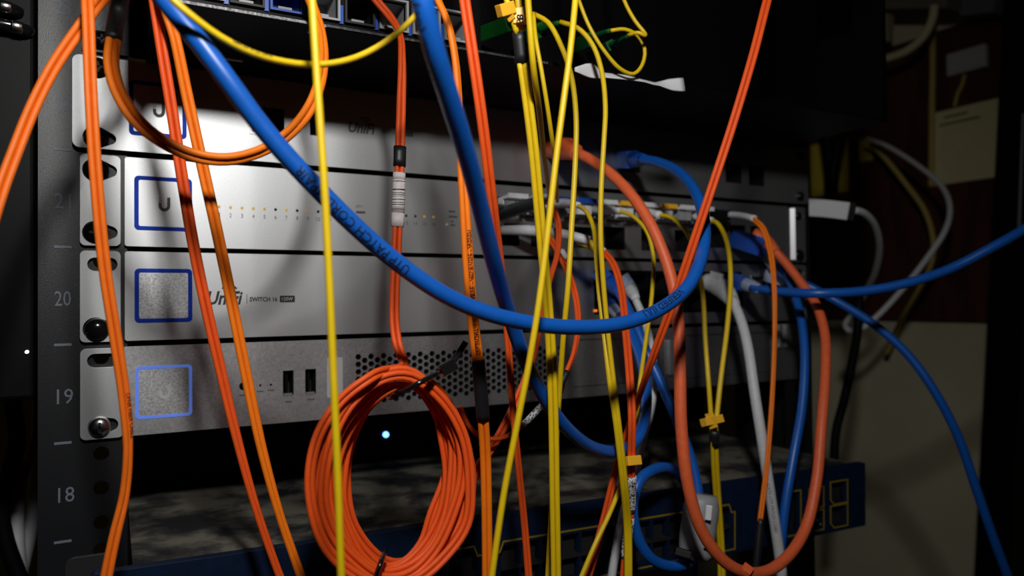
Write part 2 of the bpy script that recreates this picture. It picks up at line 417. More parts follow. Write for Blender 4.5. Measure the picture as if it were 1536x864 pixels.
def port_rows(dev, lst, depth, m, y=0):
    for a in lst: recess('port', *a, y+1.4, y+depth, m, dev)

# --- U22 gateway
g = empty('security_gateway', W((240, 0, 0.8)), 'silver gateway in rack space 22, upper half in shadow, topmost of the four', 'network device')
ho = [hull2((7.2, 38.2), 5.0, (12.5, 38.6), 2.4), hull2((6.6, 6.0), 5.2, (12.4, 5.8), 2.6)]
ports22 = [(75, 91.5, 15.3, 29.0), (104.2, 111.0, 16.7, 28.6), (253, 270, 16, 31), (304, 322, 13, 27), (398, 415, 12, 26.5), (421, 438, 11.5, 26)]
plate('front_panel', rrect(-2.6, 484, 0.9, 43.4, 3.0), ho+[rect(*q) for q in ports22]+[hull2((474, 38.2), 3.4, (477, 38.2), 3.4), hull2((474, 6.4), 3.4, (477, 6.4), 3.4)], -2.5, -0.8, silver, g)
box('chassis', 20, 462, -0.8, 260, 1.2, 43.0, chassis, g).location.y += 0.030
port_rows(g, [(a, b, c, d) for a, b, c, d in ports22], 14, void, -2.5)
plate('port_rim', rect(74, 92.5, 14.3, 30), [rect(75.4, 91.1, 15.8, 28.6)], -2.9, -2.5, edge_silver, g)
frame_icon(g, 20.2, 45.0, 8.6, 34.6, -2.5, blue_frame, silver, printg)
wordmark(g, 124.6, 139.6, 20.2, 26.4, -2.62, printg)
panel_text('model_print', 'SECURITY GATEWAY', 143.2, 155.4, 21.9, 23.9, -2.62, printg, g)
plate('model_box', rrect(156.2, 161.4, 21.2, 24.2, 0.4), [], -2.62, -2.5, printg, g)
screw(g, 7.6, 38.3, 4.8, -0.6, blackg); screw(g, 7.0, 6.0, 5.0, -0.6, blackg); screw(g, 474, 6.4, 3.6, -2.0, blackg)

# --- U21 ten-gig switch
t1 = empty('fibre_switch', W((240, 0, -43.9)), 'silver fibre switch in rack space 21 with a row of amber port lights', 'network switch')
cages = [(214+i*16.2, 228+i*16.2, -20.2, -9.0) for i in range(10)]
low = [(214, 230, -38, -24.5), (238, 254, -38, -24.5), (268, 284, -38, -24.5), (293, 310, -38.5, -23.5), (323, 340, -38.5, -23.5), (352, 368, -38.5, -23.5), (384, 400, -35, -18), (404, 420, -35, -18), (424, 440, -35, -18)]
plate('front_panel', rrect(18.4, 463.6, -43.6, -1.6, 1.2), [rect(*c) for c in cages+low], -0.6, 1.2, silver, t1, bevel=0.35)
box('chassis', 22, 462, 20, 240, -43.4, -1.8, chassis, t1)
port_rows(t1, low, 16, void, -0.6)
for c in cages: recess('fibre_cage', *c, -1.2, 18, steel, t1, t=0.45)
plate('mounting_ear', rrect(0.3, 16.8, -43.7, -1.5, 2.2), [hull2((6.6, -8.8), 5.4, (12.6, -8.8), 2.7), hull2((6.4, -37.6), 5.2, (12.8, -37.4), 2.7)], -0.6, 1.4, silver2, t1, bevel=0.3)
plate('mounting_ear', rrect(468, 482.4, -43.7, -1.5, 1.5), [hull2((473.5, -8.5), 3.0, (477, -8.5), 3.0), hull2((473.5, -37.5), 3.0, (477, -37.5), 3.0)], -0.6, 1.4, silver2, t1, bevel=0.3)
mk('ear_chamfer', [W(q) for q in ((465.4, -0.6, -42), (465.4, -0.6, -3), (468.0, -3.2, -3), (468.0, -3.2, -42), (468.0, 1, -42), (468.0, 1, -3), (465.4, 1, -3), (465.4, 1, -42))],
   [(0, 1, 2, 3), (3, 2, 5, 4), (0, 7, 6, 1), (0, 3, 4, 7), (1, 6, 5, 2), (4, 5, 6, 7)], edge_silver, t1)
frame_icon(t1, 22.4, 47.5, -35.8, -10.1, -0.6, blue_frame, silver, printg)
for i in range(12):
    x = 59.7+i*5.44; on = (i+1) not in (6, 8, 10, 12)
    disc('port_light', x, -23.0, 0.72, -0.85, -0.5, amber if on else ledoff, t1, n=12)
    panel_text('port_number', str(i+1), x-(0.5 if i < 9 else 1.0), x+(0.5 if i < 9 else 1.0), -28.0, -26.0, -0.72, printg, t1)
for i in range(4):
    x = 157.6+i*5.5; disc('port_light', x, -22.9, 0.72, -0.85, -0.5, ledoff if i < 2 else amber, t1, n=12)
    panel_text('port_number', str(13+i), x-1.0, x+1.0, -28.0, -26.0, -0.72, printg, t1)
panel_text('speed_print', 'SFP+', 129, 133, -19.8, -18.4, -0.72, printg, t1)
boxes('tiny_print', [(129, 134.2, -0.72, -0.6, -22.9, -21.6), (183.4, 187.6, -0.72, -0.6, -19.8, -18.6), (183.4, 189.0, -0.72, -0.6, -22.8, -21.5), (184.6, 186.6, -0.72, -0.6, -25.4, -24.4), (184.6, 187.4, -0.72, -0.6, -27.6, -26.5)], printg, t1)
disc('status_dot', 182.2, -26.8, 0.8, -0.8, -0.5, whitep, t1, n=12)
screw(t1, 6.8, -8.8, 5.3, 0.2, blackg, 2.0); screw(t1, 6.6, -37.7, 5.1, 0.2, blackg, 2.0)
screw(t1, 474, -8.5, 3.0, -0.4, blackg, 1.5); screw(t1, 474.5, -38.5, 4.5, -0.4, blackg, 1.8)

# --- U20 switch
t2 = empty('gigabit_switch', W((240, 0, -88.4)), 'silver switch in rack space 20 with UniFi Switch 16 print', 'network switch')
jacks = [(288+i*14.6+(6 if i > 3 else 0), 300.6+i*14.6+(6 if i > 3 else 0), z0, z1) for i in range(8) for z0, z1 in ((-64.2, -54.5), (-78.4, -67.6))]
sfp2 = [(424, 437.5, -64, -55), (440, 453.5, -64, -55)]
plate('front_panel', rrect(18.4, 463.6, -88.0, -46.0, 1.2), [rect(284.4, 415, -80.5, -51.8)]+[rect(*q) for q in sfp2], -0.6, 1.2, silver, t2, bevel=0.35)
box('chassis', 22, 462, 20, 200, -87.8, -46.2, chassis, t2)
bz = plate('port_bezel', rect(284.6, 414.8, -80.3, -52), [rect(*q) for q in jacks], -0.2, 1.0, black, t2)
for q in jacks: recess('jack', *q, 1.1, 13, void, t2, t=0.4)
for q in sfp2: recess('fibre_cage', *q, -1.0, 15, steel, t2, t=0.45)
plate('mounting_ear', rrect(0.3, 16.8, -88.1, -46.0, 2.2), [hull2((6.4, -52.3), 3.1, (12.3, -52.3), 3.1), hull2((6.6, -82.0), 5.2, (12.6, -82.0), 2.7)], -0.6, 1.4, silver2, t2, bevel=0.3)
plate('mounting_ear', rrect(466, 482.4, -88.1, -46.0, 2.2), [hull2((473, -52.3), 3.1, (477, -52.3), 3.1), hull2((473, -82.0), 3.1, (477, -82), 3.1)], -0.6, 1.4, silver2, t2, bevel=0.3)
frame_icon(t2, 22.5, 47.5, -79.6, -54.0, -0.6, blue_frame, grit, printg, logo=False)
wordmark(t2, 54.2, 70.8, -71.6, -64.8, -0.75, printk)
box('print_divider', 72.6, 72.9, -0.72, -0.6, -71, -66.4, printg, t2)
panel_text('model_print', 'SWITCH 16', 74.0, 87.6, -70.2, -67.8, -0.74, printk, t2, bold=0.03)
plate('model_box', rrect(88.8, 96.4, -70.6, -67.2, 0.4), [], -0.72, -0.6, printk, t2)
panel_text('model_box_print', '150W', 89.8, 95.4, -69.8, -68.0, -0.8, pale, t2)
screw(t2, 7.2, -82.2, 5.2, -0.4, blackg, 3.2, cross=False)
for x, z in ((284.9, -78.7), (303.2, -53.8)):
    pass
for px in ((904, 415), (893, 466)):
    q = P(*px, 0.6); box('port_light', q.x-1.3, q.x+1.3, -0.9, -0.2, q.z-0.7, q.z+0.7, led_or, t2)

# --- U19 server
s1 = empty('vented_server', W((240, 0, -132.6)), 'grey server in rack space 19 with honeycomb vent and two USB sockets', 'server')
hexes = []
for c in range(37):
    for r in range(7):
        if c % 2 and r == 6: continue
        hexes.append(circ(129.8+c*3.56, -100.5-r*4.0-(2.0 if c % 2 else 0), 1.72, 6, 0))
usb = [(90.2, 95.6, -118.4, -105.8), (101.5, 107.1, -118.5, -105.6)]
bays = [(268, 341, -126, -96), (350, 446, -126, -96)]
plate('front_panel', rrect(18.0, 482.0, -132.4, -90.6, 0.8), hexes+[rect(*u) for u in usb]+[circ(71, -112.4, 2.1, 18)]+[rect(*b) for b in bays], -0.6, 0.8, steel, s1)
plate('mounting_ear', rrect(0.4, 18.0, -132.6, -91.0, 2.4), [hull2((6.4, -96.6), 3.2, (12.3, -96.6), 3.2), hull2((7.6, -126.6), 4.2, (12.8, -126.4), 2.9)], -0.9, 1.2, silver2, s1, bevel=0.3)
box('chassis', 22, 462, 24, 300, -132.0, -91.0, chassis, s1)
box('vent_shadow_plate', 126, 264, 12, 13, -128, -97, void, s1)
for u in usb:
    recess('usb_socket', *u, 0.9, 11, void, s1, t=0.4)
    box('usb_tongue', u[0]+1.6, u[0]+3.0, 1.5, 10, u[2]+2.2, u[3]-2.0, black, s1)
    box('usb_lip', u[0]+0.3, u[1]-0.9, -0.9, 0.6, u[2]-0.2, u[2]+1.0, edge_silver, s1)
disc('power_button', 71, -112.4, 1.95, -0.1, 4, black, s1)
for x in (79, 84.2): disc('status_light', x, -112.5, 0.6, -0.75, -0.4, ledoff, s1, n=12)
boxes('tiny_print', [(69, 73, -0.72, -0.6, -117.2, -116.6), (77.2, 80.6, -0.72, -0.6, -115.8, -115.2), (82.6, 85.8, -0.72, -0.6, -115.6, -115.0), (91.3, 94.6, -0.72, -0.6, -122.2, -121.4), (102.6, 106.4, -0.72, -0.6, -121.8, -121.0)], printg, s1)
plate('blank_label', rect(112.9, 121.2, -121.2, -100.2), [], -0.75, -0.6, pale, s1)
for b in bays:
    dt = box('drive_tray', b[0]+0.5, b[1]-0.5, 0.6, 8, b[2]+0.5, b[3]-0.5, steel, s1)
box('tray_handle', 343.8, 347.4, -3.0, -0.6, -122.5, -98.8, edge_silver, s1, bevel=0.5)
for x in (449.6, 456.6): box('tray_handle', x, x+3.2, -3.0, -0.6, -108, -88.8+(-2), edge_silver, s1, bevel=0.5)
frame_icon(s1, 22.8, 47.3, -125.0, -100.2, -0.6, blue_lit, grit, pale, w=1.4)
screw(s1, 8.2, -126.9, 4.7, -0.6, chrome, 2.4)

# --- U18 recessed black unit, seen as a dark gap
d1 = empty('recessed_unit', W((240, 88, -176)), 'black unit set far back in the gap of rack space 18 with blue light', 'network device')
box('body', 22, 460, 88, 300, -175.0, -134.5, black, d1)
q = P(579, 652, -87); disc('status_light', q.x, q.z, 1.9, 86.6, 88, led_bl, d1, n=16, dome=0.9)

# --- U17 navy switch, sticking out in front, sagging to the right
c1 = empty('navy_switch', W((0, -55, -176)), 'dusty navy blue switch with yellow outlined ports at the bottom', 'network switch')
CZ = -176.0
c_parts = []
c_parts.append(box('chassis', 21, 461, -51, 250, CZ-43, CZ-0.4, chassis, c1, bevel=0.5))
c_parts.append(box('dusty_top', 20.5, 461.5, -50.5, 249, CZ-0.4, CZ, dust_m, c1))
groups_c = [(96, 176), (184, 262), (270, 348)]
holesC = []
for a, b in groups_c:
    n = 6; w = (b-a-4)/n
    for i in range(n):
        for z0, z1 in ((CZ-26.5, CZ-15.5), (CZ-39.0, CZ-28.0)): holesC.append((a+2+i*w+0.8, a+2+(i+1)*w-0.8, z0, z1))
opt = [(437, 452, CZ-24, CZ-11), (437, 452, CZ-39.5, CZ-27), (416, 428, CZ-24, CZ-13), (416, 428, CZ-39, CZ-28), (392, 406, CZ-39, CZ-13)]
c_parts.append(plate('front_bezel', rrect(6, 472, CZ-43.5, CZ-0.2, 1.5), [rect(*h) for h in holesC+opt], -56, -51, cisco_b, c1, bevel=0.5))
for h in holesC+opt: c_parts.append(recess('port', *h, -53, -40, void, c1, t=0.3))
for h in holesC[::2][:]:
    pass
for a, b in groups_c:
    zt, zb = CZ-13.2, CZ-41.5
    o1 = [(a-1, zb), (b+1, zb), (b+1, zt-5), (b-2, zt-5), (b-4, zt), (a+4, zt), (a+2, zt-5), (a-1, zt-5)]
    o2 = [(a-0.2, zb+.8), (b+.2, zb+.8), (b+.2, zt-5.8), (b-2.5, zt-5.8), (b-4.5, zt-.8), (a+4.5, zt-.8), (a+2.5, zt-5.8), (a-.2, zt-5.8)]
    c_parts.append(plate('port_outline', o1, [o2], -56.3, -56, gold, c1))
    c_parts.append(box('port_divider', a+3, b-3, -56.2, -51.2, CZ-28.2, CZ-26.3, chassis, c1))
for x0, x1, z0, z1 in opt:
    c_parts.append(plate('port_outline', [(x0-1.5, z0+2), (x0+2, z0-1.5), (x1+1.5, z0-1.5), (x1+1.5, z1+1.5), (x0-1.5, z1+1.5)], [[(x0-.7, z0+2.4), (x0+2.4, z0-.7), (x1+.7, z0-.7), (x1+.7, z1+.7), (x0-.7, z1+.7)]], -56.3, -56, gold, c1))
c_parts.append(plate('mounting_ear', rrect(-3.2, 14, CZ-42, CZ+4, 3.0), [circ(3, CZ-8, 3, 14)], -45, -43, chassis, c1, bevel=0.4))
for x, z in ((428, -33), (424, -36.5), (431, -36.5)): c_parts.append(disc('jack_glint', x-6, CZ+z, 0.9, -57, -56, chrome, c1, n=10, dome=0.5))
c1.rotation_euler.y = math.radians(1.15)

# --- upper patch panel, over the gateway, sticking out
pp = empty('patch_panel', W((240, -84, 43.8)), 'black patch panel and fibre tray above the gateway with dusty lower lip', 'patch panel')
box('tray', 27.5, 462, -84, 180, 44.0, 46.0, black, pp)
box('filler_plate', 21.0, 28.0, 0.0, 1.5, 46.0, 165, black, pp)
box('dusty_lip', 28, 92, -84.6, -84, 44.0, 45.1, mat('lip_dust', (0.30, 0.30, 0.31), 0.8, noise=0.8, nscale=900), pp)
box('chipped_lip', 92, 200, -84.7, -84, 44.2, 45.2, mat('lip_dust_faint', (0.05, 0.05, 0.055), 0.8, noise=0.9, nscale=700), pp)
jk = []
for i in range(8): jk.append((40+i*15.4, 51.5+i*15.4, 49.5, 62))
plate('jack_plate', rect(28, 166, 46, 165), [rect(*q) for q in jk], -80, -78, black, pp)
for i, q in enumerate(jk):
    recess('keystone_jack', *q, -82, -62, (greyp, void, bluep, greyp, void, greyp, greyp, greyp)[i], pp, t=0.9)
    box('jack_mark', q[0]-3.2, q[0]-1.4, -80.8, -80, 48, 56, bluep, pp)
    box('jack_latch', q[0]+3, q[1]-3, -78, -66, 49.6, 52, greyp, pp)
box('fibre_back_plate', 166, 458, -34, -31, 46, 165, black, pp)
box('side_wall', 458, 462, -84, 0, 46, 112, black, pp)
box('side_wall_upright', 458, 462, -84, -62, 112, 165, black, pp)
box('side_wall', 27.5, 29.0, -76, 0.0, 46, 165, black, pp)
box('tray_top', 27.5, 462, -40, 1.5, 165, 167, black, pp)
plate('mounting_ear', rrect(1, 21.0, 46, 88, 1.5), [hull2((7.6, 51.5), 4.6, (11, 51.5), 4.6), circ(8.75, 80, 3.5, 16)], -1, 1.6, greyear, pp)
screw(pp, 9.2, 51.5, 4.3, -0.8, blackg, 2.4)
boxes('underside_bits', [(57.6, 67.5, -26, -24.4, 43.2, 44.0), (57.6, 60, -24.4, -21, 43.2, 44.0)], whitep, pp)  # small pale boxes on the underside of the tray
box('underside_screw', 86, 88.5, -79, -76, 43.3, 44.0, whitep, pp)
for x in (205, 228, 251, 274):
    box('fibre_adapter', x, x+16, -48, -34, 48, 60, bluep, pp, bevel=0.6)

# ================================================================== TRANSCEIVERS IN THE FIBRE SWITCH
for i, (c, mm, nm) in enumerate(zip(cages, (whitep, whitep, bluep, bluep, whitep, clip_y, whitep, clip_y, whitep, whitep), ('grey', 'white', 'blue', 'blue', 'white', 'amber', 'white', 'amber', 'white', 'white'))):
    ordn = ('first', 'second', 'third', 'fourth', 'fifth', 'sixth', 'seventh', 'eighth', 'ninth', 'tenth')[i]
    tr = empty('fibre_transceiver', W((c[0]+7, -4, c[2])), '%s-latched transceiver in the fibre switch, %s cage from the left' % (nm, ordn), 'transceiver', 'transceivers in the upper row of the fibre switch')
    box('body', c[0]+0.6, c[1]-0.6, -9, 14, c[2]+0.5, c[3]-0.8, steel, tr, bevel=0.4)
    boxes('bail_latch', [(c[0]+0.4, c[0]+1.4, -15, -9, c[3]-2.4, c[3]-0.6), (c[1]-1.4, c[1]-0.4, -15, -9, c[3]-2.4, c[3]-0.6), (c[0]+0.4, c[1]-0.4, -16.4, -15, c[3]-2.4, c[3]+0.4)], mm, tr)
    for k in (0, 1): box('connector_socket', c[0]+1.6+k*5.6, c[0]+6.4+k*5.6, -13, -9.0, c[2]+2, c[3]-3.2, whitep if i % 2 else greyp, tr)

# ================================================================== CABLES
def boot(root, name, pts, r, m, rb=None, taper=None, square=False, twist=0):
    return tube(name, Path(*run_on(pts, twist), raw=True), r, m, root, rb=rb, taper=taper, square=square, sides=12)
def plug(root, a, b, m_plug, m_boot, r=5.6):
    """RJ45 plug from a towards b (photo position, depth), boot behind it"""
    mid = tuple(a[i]+(b[i]-a[i])*0.45 for i in range(3))
    boot(root, 'plug', [a, mid], r, m_plug, rb=r*0.72, square=True)
    boot(root, 'boot', [mid, b], r*0.92, m_boot, taper=[1, 0.95, 0.6], rb=r*0.7)

OF = 'orange twin-fibre cords'
r, p = cable('fibre_cable', 'orange twin fibre cord leaving the picture at the left edge', 'cable', [(182, -60, 82), (172, -20, 88), (150, 2, 95), (118, 45, 98), (82, 98, 101), (50, 160, 104), (22, 230, 107), (0, 290, 110), (-25, 380, 112), (-40, 500, 112)], 2.2, orange, OF, True, 8)
r, p = cable('fibre_cable', 'orange twin fibre cord hanging over the left mounting ears', 'cable', [(126, -60, 100), (131, 0, 108), (136, 130, 110), (143, 250, 110), (157, 400, 108), (174, 510, 106), (187, 600, 104), (192, 670, 102), (187, 740, 100), (172, 805, 100), (160, 864, 100), (150, 930, 100)], 2.0, orange, OF, True, [10, 10, 5, 0, 0, 5, 15, 55, 45, 20, 10, 10])
cord_text('cord_print', p, 'OFNR FIBER CABLE', 1.9, p.near(189, 592), 1, 1.0, printk, r, off=1.0)
r, p = cable('fibre_cable', 'orange twin fibre cord with black sleeve making a wide loop under the yellow arc', 'cable', [(208, -60, 110), (187, -20, 102), (178, 10, 97), (170, 60, 102), (167, 95, 105), (177, 135, 108), (203, 178, 111), (242, 211, 114), (290, 233, 116), (340, 239, 117), (388, 228, 116), (430, 203, 114), (461, 168, 111), (478, 130, 108), (485, 90, 104), (482, 50, 99), (470, 12, 94), (452, -30, 90), (440, -60, 86)], 2.5, orange_y, OF, True, [0, 0, 0, 0, 5, 0, -10, -25, -30, -40, -45, -35, -20, -30, -45, -60, -50, -40, -40])
sleeve(r, 'heat_shrink_sleeve', p, (186, -30), (170, 58), 2.75, tube_blk, rb=1.7)
cord_text('sleeve_print', p, 'OPTICAL 62.5', 2.0, p.near(173, 48), -1, 1.5, printg, r)
r, p = cable('fibre_cable', 'orange-red twin fibre cord crossing the square screens, left of its neighbour', 'cable', [(222, -60, 84), (231, -5, 90), (244, 80, 92), (257, 160, 92), (270, 245, 92), (287, 350, 92), (307, 450, 91), (331, 555, 90), (356, 660, 90), (385, 765, 90), (418, 860, 90), (445, 930, 90)], 2.1, orange_r, OF, True, [0, 0, 5, 0, 0, 0, 0, 20, 45, 60, 60, 60])
r, p = cable('fibre_cable', 'orange twin fibre cord crossing the UniFi Switch print, right of the orange-red one', 'cable', [(236, -60, 100), (244, -5, 101), (262, 55, 100), (280, 140, 97), (300, 232, 96), (324, 340, 95), (345, 440, 94), (369, 560, 93), (392, 670, 93), (419, 770, 93), (450, 860, 93), (475, 930, 93)], 2.15, orange_y, OF, True, [0, 20, 35, 15, 0, 5, 10, 20, 40, 55, 50, 50])

# blue network cords
BL = 'blue network cords'
r, p = cable('network_cable', 'thick blue patch cord sagging in a big U across the rack front', 'cable', [(205, -60, 160), (248, 0, 164), (298, 62, 167), (345, 125, 168), (382, 176, 167), (425, 228, 166), (480, 287, 165), (540, 346, 163), (600, 397, 161), (660, 438, 160), (720, 466, 159), (790, 484, 158), (860, 491, 156), (930, 486, 154), (988, 465, 152), (1030, 432, 149), (1051, 390, 142), (1057, 345, 130), (1045, 292, 105), (1016, 257, 75), (985, 243, 52), (962, 239, 36)], 5.8, blue, BL)
cord_text('cord_print', p, 'VERIFIED (UL)', 4.2, p.near(1022, 440), -1, 2.9, printk, r, phi=0.3)
cord_text('cord_print', p, 'UTP PATCH CORD 4PAIR', 4.2, p.near(607, 402), -1, 2.9, printk, r, phi=-0.05)
plug(r, (932, 240, 4), (968, 239, 40), bluep, bluep, 5.4)
r, p = cable('network_cable', 'thick blue patch cord falling steeply to the right past the fibre text', 'cable', [(618, -60, 214), (632, -5, 216), (650, 70, 212), (675, 150, 204), (698, 225, 194), (718, 300, 182), (740, 390, 166), (762, 465, 148), (790, 545, 136), (825, 610, 126), (858, 650, 117), (893, 673, 108), (928, 677, 102), (954, 661, 96), (968, 620, 88), (968, 570, 76), (955, 520, 58), (938, 485, 42), (930, 474, 34)], 5.8, blue, BL)
cord_text('cord_print', p, 'VERIFIED (UL)', 3.6, p.near(668, 130), -1, 2.9, printk, r, phi=-0.95)
plug(r, (906, 447, 3), (934, 480, 38), bluep, clearp, 4.2)
r, p = cable('network_cable', 'blue patch cord running from the upper jack down to the grey coupler', 'cable', [(925, 432, 24), (945, 470, 38), (973, 535, 54), (1000, 594, 64), (1025, 655, 71), (1041, 705, 76), (1049, 750, 80)], 5.6, blue, BL)
plug(r, (900, 411, 3), (930, 440, 28), bluep, bluep, 5.2)
r, p = cable('network_cable', 'blue patch cord curling round into the bottom of the grey coupler', 'cable', [(1044, 828, 84), (1030, 845, 85), (1003, 849, 85), (975, 836, 86), (956, 803, 86), (949, 758, 86), (960, 720, 84), (988, 702, 80), (1014, 708, 73), (1032, 735, 67), (1040, 780, 64), (1042, 880, 63)], 5.6, blue, BL)
r, p = cable('network_cable', 'blue patch cord rising to the right edge of the picture', 'cable', [(1128, 432, 30), (1165, 437, 52), (1220, 440, 77), (1300, 436, 96), (1370, 422, 112), (1430, 401, 125), (1490, 370, 140), (1536, 344, 150), (1590, 308, 160)], 5.8, blue, BL)
plug(r, (1098, 420, 4), (1140, 434, 38), bluep, clearp, 5.4)
r, p = cable('network_cable', 'blue patch cord bowing down to the lower right corner over the beige wall', 'cable', [(1175, 418, 14), (1210, 428, 26), (1248, 448, 40), (1310, 486, 60), (1360, 530, 76), (1400, 584, 89), (1436, 652, 99), (1466, 738, 106), (1491, 810, 110), (1512, 866, 112), (1540, 940, 114)], 5.8, blue, BL)
boot(r, 'plug', [(1150, 412, 2), (1182, 420, 17)], 5.2, clearp, rb=3.8, square=True)
r, p = cable('network_cable', 'short blue patch cord dropping behind the salmon cord near the right post', 'cable', [(1178, 408, 26), (1190, 435, 36), (1201, 475, 48), (1207, 530, 58), (1203, 610, 66), (1190, 685, 71), (1177, 765, 73), (1168, 860, 73), (1164, 930, 73)], 5.6, blue, BL)
plug(r, (1150, 384, 4), (1184, 420, 30), clearp, blue, 4.6)

# salmon network cord
r, p = cable('network_cable', 'thick salmon-orange network cord hanging in a deep loop on the right', 'cable', [(862, 228, 34), (885, 239, 46), (915, 260, 60), (945, 290, 75), (975, 335, 89), (995, 380, 97), (1010, 430, 103), (1018, 490, 107), (1020, 560, 110), (1022, 640, 112), (1031, 722, 114), (1050, 790, 115), (1080, 836, 116), (1112, 857, 116), (1150, 857, 114), (1185, 831, 111), (1210, 788, 107), (1225, 720, 103), (1232, 640, 98), (1238, 560, 88), (1237, 500, 76), (1223, 455, 62), (1202, 425, 50), (1178, 394, 38), (1158, 372, 29)], 6.0, salmon)
boot(r, 'boot', [(822, 222, 2), (842, 223, 18), (866, 229, 36)], 6.2, salmon, rb=5.0, taper=[1.0, 1.1, 0.75])
boot(r, 'boot_latch', [(838, 212, 10), (858, 216, 24)], 3.2, salmon, rb=1.2, square=True)
boot(r, 'blue_plug', [(1102, 358, 3), (1122, 364, 14), (1146, 372, 26)], 6.5, bluep, rb=5.0, square=True)['label'] = 'blue plug shell'
boot(r, 'boot', [(1130, 352, 17), (1148, 361, 24), (1164, 378, 33)], 4.6, salmon, taper=[1.1, 1, 0.75])
boot(r, 'jacket_nub', [(1118, 858, 117), (1122, 852, 119)], 2.6, salmon, square=True)

# yellow single cords
YL = 'yellow fibre cords'
r, p = cable('fibre_cable', 'yellow fibre cord hanging nearly straight down in front of everything left of centre', 'cable', [(463, -60, 182), (468, 0, 184), (477, 140, 186), (486, 270, 187), (493, 400, 187), (500, 560, 187), (506, 700, 187), (512, 864, 187), (516, 930, 187)], 2.2, yellow, YL)
r, p = cable('fibre_cable', 'yellow fibre cord sagging in a shallow arc at the top', 'cable', [(215, -60, 172), (252, -8, 174), (285, 22, 174), (330, 55, 172), (380, 80, 170), (428, 93, 168), (475, 97, 166), (522, 90, 165), (562, 73, 164), (600, 46, 164), (628, 18, 164), (655, -15, 164), (685, -60, 164)], 2.0, yellow, YL)
cord_text('cord_print', p, 'SIMPLEX 9/125 OFNR', 1.3, p.near(345, 62), 1, 1.0, printk, r, phi=0.9)
r, p = cable('fibre_cable', 'yellow fibre cord slanting down to the left in front of the blue U', 'cable', [(867, -60, 172), (863, 0, 175), (855, 80, 177), (845, 155, 178), (835, 232, 178), (826, 310, 178), (816, 395, 178), (806, 470, 178), (793, 548, 177), (775, 640, 175), (756, 740, 173), (738, 862, 172), (728, 930, 172)], 2.2, yellow, YL)
r, p = cable('fibre_cable', 'twin yellow fibre cord with black sleeve and lettered amber clip', 'cable', [(783, 92, 150), (790, 140, 149), (800, 220, 147), (811, 340, 143), (820, 440, 140), (826, 520, 138), (830, 620, 136), (832, 740, 134), (834, 864, 132), (834, 930, 132)], 2.15, yellow, YL, True, [10, 0, 0, 0, -10, 0, 0, 5, 0, 0])
boot(r, 'upper_strand', [(752, -50, 152), (760, 0, 152), (768, 26, 152), (776, 52, 151)], 1.1, yellow)
boot(r, 'upper_strand', [(774, -50, 150), (777, 0, 150), (781, 30, 150), (783, 52, 150)], 1.35, yellow)
boot(r, 'heat_shrink_sleeve', [(778, 48, 151), (783, 94, 150)], 2.6, tube_blk, rb=1.7)
boot(r, 'clip', [(748, 17, 153), (769, 11, 153)], 2.2, clip_y, rb=2.0, square=True)
boot(r, 'clip', [(762, 20, 152.5), (768, 29, 152)], 1.5, clip_y, rb=1.6, square=True)
boot(r, 'letter_tag', [(777, 13, 152.8), (780, 36, 152.8)], 2.4, clip_y, rb=1.7, square=True)
V, F = text2d('B', 3.9, bold=0.03); q0 = P(785.0, 31, 156.0)
mk('tag_letter', [W(q0+Vector((-b, 0, a))) for a, b in V], F, printk, r)
r, p = cable('fibre_cable', 'bright yellow fibre cord beside the black sleeve, receding to the fibre switch', 'cable', [(788, -60, 168), (792, 0, 166), (800, 100, 162), (808, 160, 148), (815, 225, 114), (820, 265, 77), (824, 294, 44)], 2.3, yellow, YL)
boot(r, 'connector', [(806, 302, 12), (818, 299, 30), (826, 294, 46)], 3.2, whitep, taper=[1, 1, 0.5])
r, p = cable('fibre_cable', 'thin yellow fibre cord curving down between the bright cord and the slanting one', 'cable', [(800, 20, 110), (803, 55, 116), (812, 105, 118), (821, 160, 116), (829, 215, 108), (833, 250, 90), (835, 282, 62), (836, 302, 42)], 2.0, yellow, YL)
r, p = cable('fibre_cable', 'yellow fibre cord arching from the left green connector and dropping behind the slanting cord', 'cable', [(802, 22, 92), (822, 34, 98), (843, 72, 104), (857, 115, 108), (864, 175, 112), (863, 240, 114), (858, 330, 117), (852, 430, 119), (845, 505, 115), (839, 590, 107), (834, 670, 104), (828, 755, 106), (822, 864, 112), (818, 930, 112)], 2.5, yellow, YL)
def sc(root, a, b, w=4.4):
    mid = tuple(a[i]+(b[i]-a[i])*0.55 for i in range(3))
    boot(root, 'green_connector', [a, mid], w, green, rb=w*0.85, square=True)
    boot(root, 'green_boot', [mid, b], w*0.62, green, taper=[1, 0.8, 0.5])
sc(r, (724, 50, 52), (800, 22, 91), 3.6)
r, p = cable('fibre_cable', 'yellow fibre cord arching from the middle green connector and falling to the bottom', 'cable', [(840, 33, 92), (866, 42, 98), (888, 66, 103), (902, 105, 107), (908, 160, 111), (906, 210, 113), (902, 280, 114), (901, 350, 114), (904, 410, 113), (910, 480, 112), (919, 560, 113), (929, 640, 115), (938, 720, 113), (944, 790, 106), (945, 864, 106), (944, 930, 106)], 2.4, yellow, YL)
sc(r, (778, 58, 50), (838, 34, 90), 3.6)
boot(r, 'second_strand', [(866, 308, 42), (880, 318, 60), (891, 345, 76), (895, 390, 92), (899, 440, 102), (906, 500, 107), (914, 570, 112), (924, 640, 114), (933, 720, 112), (939, 790, 105), (940, 864, 105), (939, 930, 105)], 1.2, yellow)
boot(r, 'white_boot', [(828, 306, 8), (846, 305, 24), (868, 308, 44)], 2.9, whitep, taper=[1, 1, 0.6])
